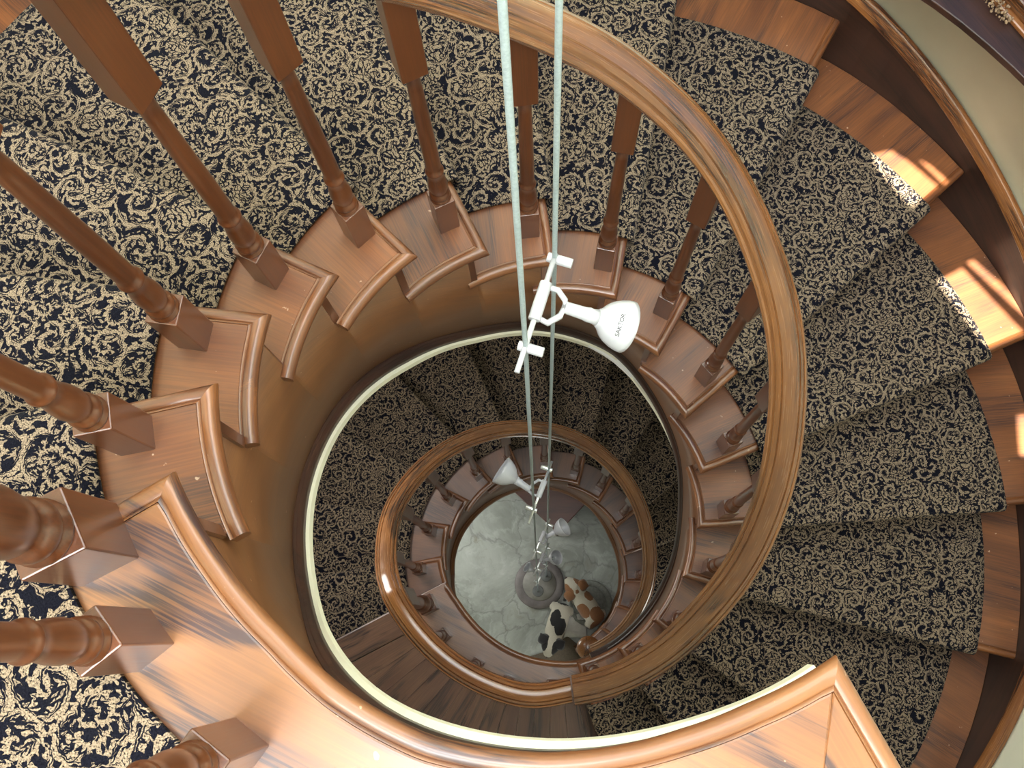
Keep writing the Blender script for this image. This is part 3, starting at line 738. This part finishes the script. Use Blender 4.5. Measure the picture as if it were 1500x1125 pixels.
# ------------------------------------------------------------------ balusters
def rot_to(zax, xax):
    z = zax.normalized(); x = (xax-z*xax.dot(z)).normalized(); y = z.cross(x)
    return Matrix((x, y, z)).transposed().to_4x4()
def sqprof(mb, stack):
    """stack of (z, half) squares"""
    rows = [[Vector((sx*h, sy*h, z)) for sx, sy in ((-1, -1), (1, -1), (1, 1), (-1, 1))] for z, h in stack]
    mb.grid(rows, False, [[Vector((p.z, p.x, p.y))*S for p in r] for r in rows], True, True)
def make_post(kind):
    hb = .049 if kind == 'bal' else .070
    w = 1.0 if kind == 'bal' else 1.5
    root = empty('baluster' if kind == 'bal' else 'newel_post')
    bt = .285 if kind == 'bal' else .27
    m1 = MB(); sqprof(m1, [(0, hb), (bt, hb)]); m1.build('base_block', W_BAL, root, .004)
    if kind == 'bal':
        prof = [(bt, .047), (bt+.008, .048), (bt+.016, .040), (bt+.022, .038), (bt+.03, .045), (bt+.045, .046), (bt+.055, .041), (bt+.062, .036), (bt+.07, .035), (bt+.085, .040), (bt+.12, .0435), (bt+.16, .041), (bt+.2, .035), (bt+.235, .0325),
                (bt+.242, .037), (bt+.252, .040), (bt+.262, .037), (bt+.268, .032), (bt+.3, .0325), (.75, .0325), (1.0, .030), (1.2, .0275), (1.262, .026), (1.268, .03), (1.28, .03), (1.292, .036)]
        tb = [(1.285, .03), (1.31, .049), (1.775, .049)]
    else:
        prof = [(bt, .068), (bt+.01, .069), (bt+.02, .058), (bt+.03, .056), (bt+.045, .066), (bt+.065, .066), (bt+.08, .057), (bt+.09, .05), (bt+.105, .05), (bt+.13, .062), (bt+.2, .072), (bt+.28, .069), (bt+.34, .055), (bt+.37, .049),
                (bt+.38, .056), (bt+.395, .059), (bt+.41, .055), (bt+.42, .048), (.8, .05), (1.1, .047), (1.22, .042), (1.24, .048), (1.26, .05)]
        tb = [(1.255, .045), (1.29, .07), (1.78, .07)]
    m2 = MB(); m2.lathe(prof, 24); o = m2.build('turned_shaft', W_BAL, root)
    m3 = MB(); sqprof(m3, tb); m3.build('top_block', W_BAL, root, .004)
    return root
def dup(root):
    r = root.copy(); COL.objects.link(r)
    for ch in list(root.children):
        c = ch.copy(); COL.objects.link(c); c.parent = r
    return r
used = set()
protos = {}
def place_post(kind, r, t, z, rr, label, group):
    if kind not in protos: protos[kind] = make_post(kind); o = protos[kind]
    else: o = dup(protos[kind])
    foot = P(r, t, z); top = P(rr, t, z+1.8); ax = top-foot
    m = rot_to(ax, P(1, t, 0)); m.translation = (foot-ax.normalized()*.006)*S
    o.matrix_world = m; tag(o, label, 'baluster' if kind == 'bal' else 'newel post', group)
    return o
rrU = smooth_table({230:1.22,205:1.22,185:1.22,172:1.21,162:1.18,145:1.21,120:1.215,97:1.25,82:1.295,68:1.30,58:1.285,45:1.24,30:1.20,14:1.145,-10:1.10,-37:1.07,-62:1.10,-84:1.135,-97:1.18,-110:1.195})
rrL = smooth_table({-84:1.135,-97:1.19,-116:1.19,-141:1.205,-166:1.25,-188:1.265,-208:1.225,-232:1.185,-258:1.17,-287:1.18,-315:1.165,-346:1.145,-372:1.17,-400:1.16,-424:1.12})
footU = {1:(1.16, 6.4), 2:(1.16, 6.4), 3:(1.16, 6.4), 4:(1.163, 6.4), 5:(1.17, 6.7), 6:(1.196, 6.2), 7:(1.194, 6), 8:(1.203, 6.4), 9:(1.165, 7.2), 10:(1.146, 6.6), 11:(1.118, 6.2), 12:(1.103, 6.1), 13:(1.082, 6), 14:(1.065, 6.2), 15:(1.048, 6)}
for k, (rf, dt) in footU.items():
    place_post('bal', rf+.049, ang(k)+dt, zof(k), rrU(ang(k)+dt), 'turned oak baluster on the %s step below the landing, %s' % (ORD[k], side[k]), 'balusters of the upper flight')
footL = {1:1.165, 2:1.122, 3:1.108, 4:1.112, 5:1.12, 6:1.114, 7:1.12, 8:1.124, 9:1.126, 10:1.132, 11:1.15, 12:1.165, 13:1.16}
for k, rf in footL.items():
    place_post('bal', rf+.049, LT[k]+5.5, zof(k+16), rrL(LT[k]+5.5), 'dark baluster, %s step below middle landing, %s' % (ORD[k], lside[k]), 'balusters of the lower flight')
place_post('newel', 1.212, -151.8, 0, 1.22, 'thick turned newel post on the upper landing at the left edge', 'newel posts')
place_post('bal', 1.226, -140.5, 0, 1.22, 'turned baluster standing on the landing board just below the big newel', 'balusters of the upper landing')
place_post('bal', 1.238, -125.7, 0, 1.22, 'turned baluster on the landing board at the bottom left, second from the big newel', 'balusters of the upper landing')
place_post('newel', 1.19, -153.6, ZM, 1.21, 'thick turned newel post at the head of the lower flight on the middle landing', 'newel posts')
for (r, t), lb in zip(((1.215, -139.5), (1.205, -121.7), (1.225, -107.5), (1.19, -89.5)), ('nearest the middle newel', 'second from the middle newel', 'third from the middle newel', 'fourth from the middle newel, beside the last upper step')):
    place_post('bal', r, t, ZM, rrL(t), 'turned baluster on the middle landing, %s' % lb, 'balusters of the middle landing')

# ------------------------------------------------------------------ handrails
HR = [(0, -.068), (.056, -.068), (.062, -.052), (.086, -.047), (.098, -.03), (.101, -.008), (.093, .010), (.083, .015), (.079, .012), (.075, .018), (.073, .034), (.062, .047), (.052, .053), (.047, .046), (.042, .056), (.024, .062), (.0, .064)]
def hrp(k): h = [(x*k, y) for x, y in HR]; return h+[(-x, y) for x, y in h[-2:0:-1]]
def rail(name, t0, t1, zf, rf, mat, label, k):
    HRP = hrp(k)
    n = int(abs(t1-t0)/2.0); mb = MB(); rows = []; gr = []; L = 0; prev = None
    for i in range(n+1):
        t = t0+(t1-t0)*i/n; r = rf(t); c = P(r, t, zf(t))
        if prev: L += (c-prev).length
        prev = c
        row = [P(r+x, t, zf(t)+y) for x, y in HRP]; rows.append(row)
        gr.append([Vector((L, x, y))*S for x, y in HRP])
    mb.grid(rows, True, gr, True, True)
    o = mb.build(name, mat, None, 0, P(rf((t0+t1)/2), (t0+t1)/2, zf((t0+t1)/2)))
    md = o.modifiers.new('es', 'EDGE_SPLIT'); md.split_angle = R_(38)
    tag(o, label, 'handrail'); return o
def zU(t):
    if t > 203.6: return 1.86 if t > 208 else 1.86-(208-t)/4.4*.19
    z = pitch(t)+1.67
    return max(z, ZM+1.82) if t < -80 else z
zUs = lambda t: (zU(t-3)+zU(t)+zU(t+3))/3
def zL(t):
    if t > -163: return ZM+1.83-(0 if t > -150 else (-150-t)/13*.06)
    return pitch(t)+1.75
zLs = lambda t: sum(zL(t+d) for d in (-6, -3, 0, 3, 6))/5
rail('handrail', 240, -83.5, zUs, rrU, W_RAIL, 'golden oak handrail sweeping round the upper flight, large curve on the right', .98)
rail('handrail', -84, -421, zLs, rrL, W_RAIL2, 'reddish oak handrail of the lower flight forming the small inner ring', .84)
# capped newel at the foot of the stair
c = P(1.075, -61.5, ZF)
root = empty('newel_post', c*S); tag(root, 'bottom newel post with a glossy round turned cap beside the puppies', 'newel post', 'newel posts')
zc = -10.95-ZF
m1 = MB(); m1.lathe([(0, .09), (.3, .09), (.31, .07), (.36, .075), (.5, .085), (.65, .06), (.7, .065), (.75, .055), (zc-.2, .05), (zc-.16, .06), (zc-.1, .06)], 24); m1.build('turned_shaft', W_BAL, root)
m2 = MB(); m2.lathe([(zc-.1, .06), (zc-.09, .12), (zc-.06, .15), (zc-.03, .155), (zc, .148), (zc+.03, .125), (zc+.05, .085), (zc+.06, .03), (zc+.061, .001)], 28); m2.build('round_cap', W_RAIL2, root)

# ------------------------------------------------------------------ cable lights
FRC = Vector((-.0743, -.7573, 2.2290))
def mcam():
    a, b = CAMAB
    ca, sa, cb, sb = cos(a), sin(a), cos(b), sin(b)
    Rx = Matrix(((1, 0, 0), (0, ca, -sa), (0, sa, ca))); Ry = Matrix(((cb, 0, sb), (0, 1, 0), (-sb, 0, cb)))
    return Ry @ Rx
CAMAB = (-.24392, -.03058); FPX = 1462.48
w1b, w1m = Vector((-.143, -.158, ZF)), Vector((-.119, -.030, -.30))
w2b, w2m = Vector((-.020, .064, ZF)), Vector((-.042, .217, -.30))
w1t, w2t = Vector((-.130, .06, 1.9)), Vector((-.052, .285, 1.9))
w1T = w1m+(w1t-w1m)*(7.0+.3)/2.2; w2T = w2m+(w2t-w2m)*(7.0+.3)/2.2
for (b, m_, T), lb in (((w1b, w1m, w1T), 'left one of the two long steel cables hanging down the well'), ((w2b, w2m, w2T), 'right one of the two long steel cables hanging down the well')):
    mb = MB(); mb.tube([b+Vector((0, 0, .06)), m_, T], .0068, 8); o = mb.build('lamp_cable', M_CABLE, None, 0, b+Vector((0, 0, .06))); tag(o, lb, 'cable', 'cables of the light track')
def onwire(b, m_, T, z):
    if z < m_.z: f = (z-b.z)/(m_.z-b.z); return b+(m_-b)*f
    f = (z-m_.z)/(T.z-m_.z); return m_+(T-m_)*f
def lamp(z1, z2, e1, e2, sgn, head, aim, label, scale=1.0, text=False):
    """bar clamped across both cables; lamp head on a forked arm. local x runs along the bar"""
    a = onwire(w1b, w1m, w1T, z1); c_ = onwire(w2b, w2m, w2T, z2); x = (c_-a).normalized(); mid = (a+c_)/2
    L = (c_-a).length; z = Vector((0, 0, 1)); y = z.cross(x).normalized(); z = x.cross(y)
    root = empty('spot_lamp'); m = Matrix((x, y, z)).transposed().to_4x4(); m.translation = mid*S; root.matrix_world = m; tag(root, label, 'lamp', 'cable spot lamps')
    h = L/2
    mb = MB(); mb.tube([Vector((-h-e1, 0, .018)), Vector((h+e2, 0, .018))], .0075, 10); mb.build('cross_bar', M_WHITE if text else M_STEEL, root)
    mb = MB(); mb.tube([Vector((-.055, 0, .018)), Vector((.055, 0, .018))], .017, 12); mb.build('bar_sleeve', M_WHITE, root, .002)
    for s_ in (-1, 1):
        mb = MB(); mb.tube([Vector((s_*h, -.02*sgn, .006)), Vector((s_*h, .05*sgn, .006))], .014, 10); mb.build('cable_clamp', M_WHITE if text else M_STEEL, root, .002)
    # fork arms
    q0 = Vector((head[0], head[1]*sgn, head[2])); d = Vector((aim[0], aim[1]*sgn, aim[2])).normalized(); k = scale; p0 = q0
    for s_ in (-1, 1):
        e = q0-d*.0+Vector((s_*.012, 0, 0))
        mb = MB(); mb.tube([Vector((s_*.045, .010*sgn, .015)), Vector((s_*.048, .035*sgn, .004)), Vector((s_*.034, .06*sgn, .0))*.5+e*.5, e, q0+d*.03], [.008, .009, .009, .009, .008], 6); mb.build('fork_arm', M_WHITE, root)
    hd = empty('lamp_head', p0*S); hd.parent = root; hd.matrix_local = Matrix.Translation(p0*S) @ rot_to(d, Vector((1, 0, 0)))
    k = scale
    mb = MB(); mb.lathe([(0, .016), (.01, .022*k), (.06, .024*k), (.075, .028*k), (.085, .026*k), (.10, .030*k)], 16); mb.build('socket', M_WHITE, hd)
    out = [(.10, .030), (.115, .040), (.135, .062), (.155, .076), (.18, .087), (.205, .094), (.222, .096)]
    inn = [(.222, .090), (.20, .086), (.175, .078), (.15, .064), (.13, .045), (.122, .02), (.121, .001)]
    mb = MB(); mb.lathe([(z_*k+(1-k)*.10, r_*k) for z_, r_ in out+inn], 32); o = mb.build('reflector', M_WHITE, hd)
    # ribs on the outside of the reflector
    mb = MB(); mb.lathe([(.125*k+(1-k)*.1, .001), (.14*k+(1-k)*.1, .018*k), (.16*k+(1-k)*.1, .016*k), (.17*k+(1-k)*.1, .001)], 12); mb.build('bulb', M_STEEL, hd)
    return root, hd
def write(txt, size, mat, parent, mtx):
    cu = bpy.data.curves.new('t', 'FONT'); cu.body = txt; cu.size = size; cu.extrude = .0002; cu.align_x = 'CENTER'
    o = bpy.data.objects.new('t', cu); COL.objects.link(o); dg = bpy.context.evaluated_depsgraph_get(); dg.update()
    me = bpy.data.meshes.new_from_object(o.evaluated_get(dg)); bpy.data.objects.remove(o)
    o = bpy.data.objects.new('lettering', me); COL.objects.link(o); me.materials.append(mat); o.parent = parent; o.matrix_local = mtx
    return o
r1, h1 = lamp(-.30, -.30, .075, .01, -1, (.012, .062, -.01), (.12, 1, -.45), 'largest and nearest white spot lamp, pointing right from its bar', .76, True)
lamp(-3.6, -3.62, .09, .05, 1, (-.02, .065, -.02), (.2, 1, .25), 'second spot lamp down, pointing left over the small ring of steps', .9)
lamp(-6.3, -6.4, .09, .05, -1, (.03, .03, -.02), (.8, 1, 1.2), 'third spot lamp down, pointing up and right above the slate', .85)
lamp(-8.4, -8.5, .09, .05, -1, (.0, .03, -.02), (.1, .8, 1.2), 'fourth spot lamp down, pointing right beside the stone base', .85)
lamp(-10.8, -10.9, .06, .04, 1, (-.02, .04, -.02), (-.1, 1, .5), 'lowest and smallest looking spot lamp, pointing left above the stone base', .75)

# ------------------------------------------------------------------ things on the slate floor
c = Vector((-.12, -.05, ZF)); root = empty('cable_base', c*S); tag(root, 'round grey stone base on the floor that anchors the two lamp cables', 'cable base')
mb = MB(); mb.lathe([(0, .36), (.03, .37), (.045, .36), (.05, .28), (.05, .001)], 40); mb.build('outer_disc', M_STONE2, root)
mb = MB(); mb.lathe([(.05, .25), (.06, .245), (.062, .001)], 36); mb.build('inner_disc', M_STONE, root)
for q in (w1b, w2b):
    p = q-c; mb = MB(); mb.lathe([(.06, .085), (.075, .08), (.078, .02), (.09, .015), (.092, .001)], 20, (p.x, p.y)); mb.build('anchor_plate', M_STONE3, root, .003)

mt = [(.29, -.80), (.44, -.92), (.9, -1.25), (.6, -1.7), (-.25, -1.7), (-.28, -1.10), (.0, -1.02)]
mb = MB(); mb.prism([Vector((x, y, 0)) for x, y in mt], ZF, ZF+.03); o = mb.build('floor_mat', M_MAT, None, .01, (.3, -1.2, ZF)); tag(o, 'flat brown mat on the slate under the black and white puppy', 'mat')

# hall table under the stair
c0 = Vector((.14, .58)); dA = (Vector((-.55, 1.23))-c0).normalized(); dB = (Vector((.62, .95))-c0).normalized()
dB = Vector((-dA.y, dA.x)); dB = dB if dB.x > 0 else -dB
org = Vector((c0.x, c0.y, ZF)); root = empty('hall_table', org*S); tag(root, 'dark mahogany square table standing on the slate under the lower stair', 'table')
def tb(x0, x1, y0, y1, z0, z1, nm, bev=.01):
    q = [c0+dA*x0+dB*y0, c0+dA*x1+dB*y0, c0+dA*x1+dB*y1, c0+dA*x0+dB*y1]
    mb = MB(); mb.prism([Vector((p.x, p.y, 0)) for p in q], ZF+z0, ZF+z1); mb.build(nm, W_TABLE, root, bev, org)
tb(0, 1.5, 0, 1.5, 1.22, 1.30, 'table_top'); tb(.06, 1.44, .06, 1.44, 1.0, 1.22, 'apron', .004)
for a in (.05, 1.37):
    for b_ in (.05, 1.37): tb(a, a+.08, b_, b_+.08, 0, 1.22, 'leg', .006)
tb(.08, 1.42, .08, 1.42, .25, .3, 'lower_shelf', .004)

# round pet bed
c = Vector((.62, -.33, ZF)); root = empty('pet_bed', c*S); tag(root, 'round grey pet bed on the slate beneath the brown and white puppy', 'pet bed')
mb = MB(); mb.lathe([(0, .30), (.03, .34), (.07, .33), (.085, .30), (.07, .27), (.045, .25)], 40, cap=False); mb.build('padded_rim', M_BED, root)
mb = MB(); mb.lathe([(0, .28), (.045, .27), (.05, .001)], 32); mb.build('cushion', M_BED, root)
# crumpled cloth
mb = MB(); rnd = random.Random(11); n = 22; rows = []
from mathutils import noise as mn
for i in range(n+1):
    row = []
    for j in range(n+1):
        x = -.25+.5*i/n; y = -.2+.4*j/n; e = min(i, j, n-i, n-j)/4; wv = mn.noise(Vector((x*9, y*9, 3)))+.6*mn.noise(Vector((x*21, y*21, 8)))
        a = mn.noise(Vector((x*4, y*4, 1)))*.05
        row.append(Vector((.33+x+a, -.62+y+a*.8, ZF+.012+max(0, .05+.05*wv)*min(1, e))))
    rows.append(row)
mb.grid(rows); o = mb.build('crumpled_cloth', M_CLOTH, None, 0, (.33, -.62, ZF), recalc=False); md = o.modifiers.new('t', 'SOLIDIFY'); md.thickness = .003
tag(o, 'crumpled off-white cloth on the slate between the two puppies', 'cloth')

# ------------------------------------------------------------------ puppies
def coatmat(name, base, patches):
    """patches: list of (colour, [(centre, radii)]) ellipsoids in body coordinates (stair units)"""
    m, nt, b = newmat(name); g = G(nt); at = g.n('Attribute', attribute_name='grain')
    f, fc = g.noise(at.outputs['Vector'], 28, 3, .6); p = g.v('ADD', at.outputs['Vector'], g.v('SCALE', g.v('SUBTRACT', fc, (.5, .5, .5)), sc=.022))
    fur, _ = g.noise(at.outputs['Vector'], 160, 3, .7)
    col = g.mix(fur, tuple(c*.8 for c in base), base)
    for colr, ells in patches:
        acc = None
        for cen, rr in ells:
            q = g.v('DIVIDE', g.v('SUBTRACT', p, tuple(x*S for x in cen)), tuple(x*S for x in rr))
            d = g.m('LESS_THAN', g.v('LENGTH', q), 1.0); acc = d if acc is None else g.m('MAXIMUM', acc, d)
        col = g.mix(acc, col, g.mix(fur, tuple(c*.6 for c in colr), colr))
    g.set(b.inputs['Base Color'], col); b.inputs['Roughness'].default_value = .9; b.inputs['Sheen Weight'].default_value = .2
    g.set(b.inputs['Normal'], g.bump(fur, .5, .003))
    return m
def skinmesh(name, nodes, edges, mat, parent, sub=2):
    """nodes: (x,y,z,rx,ry); grown with a Skin modifier then frozen"""
    me = bpy.data.meshes.new(name); me.from_pydata([Vector(n[:3])*S for n in nodes], edges, [])
    nodes = [(*n[:3], n[3]*1.15, n[4]*1.12) for n in nodes]
    o = bpy.data.objects.new(name, me); COL.objects.link(o)
    md = o.modifiers.new('s', 'SKIN'); md.use_smooth_shade = True
    sl = me.skin_vertices[0] if me.skin_vertices else None
    if sl is None:
        bm = bmesh.new(); bm.from_mesh(me); bm.verts.layers.skin.verify(); bm.to_mesh(me); bm.free(); sl = me.skin_vertices[0]
    for i, n_ in enumerate(nodes): sl.data[i].radius = (n_[3]*S, n_[4]*S); sl.data[i].use_root = (i == 0)
    md2 = o.modifiers.new('u', 'SUBSURF'); md2.levels = sub; md2.render_levels = sub
    dg = bpy.context.evaluated_depsgraph_get(); dg.update()
    m2 = bpy.data.meshes.new_from_object(o.evaluated_get(dg)); bpy.data.objects.remove(o)
    for v_ in m2.vertices: v_.co.y *= 1.18
    at = m2.attributes.new('grain', 'FLOAT_VECTOR', 'POINT'); at.data.foreach_set('vector', [c for v in m2.vertices for c in v.co])
    for pl in m2.polygons: pl.use_smooth = True
    m2.materials.clear(); m2.materials.append(mat)
    o = bpy.data.objects.new(name, m2); COL.objects.link(o); o.parent = parent
    return o
def ball(mb, c, r, seg=10):
    n0 = len(mb.v); mb.lathe([(-r, .001), (-r*.7, r*.7), (0, r), (r*.7, r*.7), (r, .001)], seg)
    for i in range(n0, len(mb.v)): mb.v[i] = mb.v[i]+Vector(c); mb.g[i] = mb.v[i]*S
def ear(root, base, tip, w, mat, n=8):
    """floppy ear: a leaf-shaped flap with thickness"""
    b = Vector(base); t = Vector(tip); d = (t-b); s_ = d.cross(Vector((0, 0, 1))).normalized(); mb = MB(); rows = []
    for i in range(n+1):
        f = i/n; ww = w*(.55+.9*math.sin(pi*min(1, f*.9+.08)))*(1 if f < .85 else .7); c = b+d*f+Vector((0, 0, .03*math.sin(pi*f)))
        ww *= (1-f**5*.8)
        rows.append([c-s_*ww, c-s_*ww*.5+Vector((0, 0, .012)), c+Vector((0, 0, .017)), c+s_*ww*.5+Vector((0, 0, .012)), c+s_*ww, c+Vector((0, 0, -.006))])
    mb.grid(rows, True, None, True, True); return mb.build('ear', mat, root)
def puppy(nm, loc, rz, curl, mats, label, tailpts, z0=0.0):
    bodym, earm = mats
    root = empty(nm, Vector((loc[0], loc[1], ZF+z0))*S, (0, 0, rz)); tag(root, label, 'puppy', 'puppies')
    # body along +x (head forward), standing/crouched low; curl bends the rump sideways
    def b(x, y, z, rx, ry): return (x, y+curl*max(0, -x)**1.3, z, rx, ry)
    N = [b(-.02, 0, .17, .115, .105), b(-.16, 0, .165, .118, .10), b(-.28, 0, .15, .112, .10), b(-.36, 0, .13, .075, .075),   # 0-3
         b(.10, 0, .19, .105, .10), b(.19, 0, .23, .075, .08), b(.27, 0, .265, .115, .10), b(.35, 0, .25, .10, .085), b(.42, 0, .215, .05, .045), b(.465, 0, .205, .036, .032)]  # neck, skull, muzzle
    E = [(0, 1), (1, 2), (2, 3), (0, 4), (4, 5), (5, 6), (6, 7), (7, 8), (8, 9)]
    def leg(root_i, pts):
        last = root_i
        for p in pts: N.append(b(*p)); E.append((last, len(N)-1)); last = len(N)-1
    for s_ in (-1, 1):
        leg(4, [(.10, s_*.085, .13, .042, .042), (.09, s_*.095, .07, .03, .03), (.10, s_*.10, .02, .026, .024), (.145, s_*.10, .014, .028, .016)])
        leg(2, [(-.27, s_*.10, .11, .055, .05), (-.22, s_*.125, .07, .036, .034), (-.27, s_*.13, .035, .026, .024), (-.22, s_*.13, .014, .03, .016)])
    skinmesh('body', N, E, bodym, root)
    ear(root, (.28, .075, .325), (.17, .19, .22), .062, earm); ear(root, (.28, -.075, .325), (.17, -.19, .22), .062, earm)
    tp = [b(*p, 0, 0)[:3] for p in tailpts]; mb = MB(); mb.tube([Vector(p) for p in tp], [.03, .026, .022, .016, .008][:len(tp)], 8)
    mb.build('tail', earm, root)
    mb = MB(); ball(mb, (.462, 0, .222), .02); mb.build('nose', M_PINK, root)
    for s_ in (-1, 1): mb = MB(); ball(mb, (.385, s_*.052, .272), .012); mb.build('eye', M_BLACK, root)
    return root
brown = (.27, .12, .05); white = (.52, .48, .40); blk = (.012, .011, .013)
mB = coatmat('brown_white_coat', white, [(brown, [((.29, .12, .26), (.14, .10, .14)), ((.30, -.12, .26), (.13, .07, .14)), ((.21, .0, .32), (.028, .028, .06)), ((-.06, .09, .2), (.12, .085, .2)), ((-.22, -.03, .2), (.13, .10, .2)), ((.06, -.10, .2), (.08, .07, .2)), ((-.34, .08, .15), (.09, .1, .15))])])
mBe = coatmat('brown_ear_coat', brown, [])
mK = coatmat('black_white_coat', white, [(blk, [((.29, .105, .27), (.13, .09, .14)), ((.29, -.115, .27), (.13, .085, .14)), ((-.0, .05, .24), (.13, .085, .16)), ((-.10, -.05, .24), (.13, .075, .16)), ((-.36, 0, .18), (.05, .14, .12))])])
mKe = coatmat('black_ear_coat', blk, [])
puppy('brown_white_puppy', (.56, -.34), R_(128), .10, (mB, mBe), 'brown and white puppy curled on a round bed, head towards the stone base', [(-.38, 0, .14), (-.46, .03, .12), (-.50, .12, .08), (-.46, .2, .06)], .05)
puppy('black_white_puppy', (.13, -.66), R_(-108), .0, (mK, mKe), 'black and white puppy standing on the mat edge, tail curved towards the stone base', [(-.38, 0, .16), (-.46, .0, .19), (-.52, .08, .2), (-.50, .18, .19), (-.44, .24, .18)], .03)

# lettering on the nearest lamp's reflector (tiny, six characters as seen)
mx = Matrix.Translation(Vector((0, 0, 0)))
def place_letters():
    # tangent plane on the outside of the bell facing up
    hm = h1.matrix_local; bpy.context.view_layer.update(); inv = h1.matrix_world.to_3x3().inverted()
    upl = inv @ Vector((0, 0, 1)); upl.z = 0; upl.normalize(); tocam = inv @ (FRC*S-h1.matrix_world.translation); tocam.z = 0; tocam.normalize(); upl = tocam
    z_ = .150; rr = .0655
    nrm = (upl*.86+Vector((0, 0, -.5))).normalized(); xd = upl.cross(Vector((0, 0, 1))).normalized(); yd = nrm.cross(xd)
    m = Matrix((xd, yd, nrm)).transposed().to_4x4(); m.translation = (upl*(rr)+Vector((0, 0, z_)))*S+nrm*.0012
    write('SAKTOR', .0075, M_INK, h1, m)
place_letters()

# ------------------------------------------------------------------ light
w = bpy.data.worlds.new('World'); scene.world = w; w.use_nodes = True
nt = w.node_tree; bg = nt.nodes['Background']
sky = nt.nodes.new('ShaderNodeTexSky'); sky.sky_type = 'NISHITA'; sky.sun_disc = False; sky.sun_elevation = R_(65); sky.sun_rotation = R_(200)
nt.links.new(sky.outputs[0], bg.inputs[0]); bg.inputs[1].default_value = .35
def light(kind, name, loc, energy, col, **kw):
    d = bpy.data.lights.new(name, kind); d.energy = energy; d.color = col
    for a, v_ in kw.items(): setattr(d, a, v_)
    o = bpy.data.objects.new(name, d); COL.objects.link(o); o.location = Vector(loc)*S; return o
o = light('SUN', 'sun', (0, 0, 9), 38, (1, .90, .72), angle=R_(.25)); o.rotation_mode = 'QUATERNION'; o.rotation_quaternion = SUN.to_track_quat('-Z', 'Y')
def area(name, loc, target, energy, col, sx, sy):
    o = light('AREA', name, loc, energy, col, shape='RECTANGLE', size=sx*S, size_y=sy*S)
    o.rotation_mode = 'QUATERNION'; o.rotation_quaternion = (Vector(target)-Vector(loc)).to_track_quat('-Z', 'Y'); return o
area('skylight_light', (-.5, -1.6, 6.8), (-.3, -.9, 0), 60, (.93, .97, 1.0), 1.6, 1.4)
area('skylight_light', (.5, .5, 6.8), (.3, .3, 0), 36, (.93, .97, 1.0), 3.2, 3.2)
area('upper_window_light', (.9, 2.9, 4.6), (0, 0, -2.5), 42, (.90, .96, 1.0), 3.2, 2.4)
area('upper_window_light', (-1.3, -2.95, 3.3), (.5, .8, -2.2), 70, (.95, .98, 1.0), 2.4, 2.0)
area('middle_fill_light', (-2.7, 1.5, -4.6), (.3, -.3, -7), 16, (1.0, .97, .92), 1.4, 1.4)  # added fill hidden under the upper flight, brightens the lower steps
area('ground_fill_light', (-2.7, 1.0, -11.2), (.2, -.2, -13), 12, (.98, 1.0, .95), 1.2, 1.6)  # added fill out of view behind the stair, lifts the slate floor
area('ground_fill_light', (2.4, -2.0, -11.0), (0, 0, -13), 8, (.98, 1.0, .95), 1.2, 1.4)  # second added fill for the slate, no window stands here

# ------------------------------------------------------------------ camera
cd = bpy.data.cameras.new('camera'); cam = bpy.data.objects.new('camera', cd); COL.objects.link(cam)
m = mcam().transposed().to_4x4(); m.translation = FRC*S; cam.matrix_world = m
cd.sensor_width = 36; cd.lens = FPX/1500*36; cd.clip_start = .02; cd.clip_end = 100
scene.camera = cam
vs = scene.view_settings; vs.view_transform = 'Standard'; vs.look = 'None'; vs.gamma = 1; vs.use_curve_mapping = False; vs.exposure = 0.1
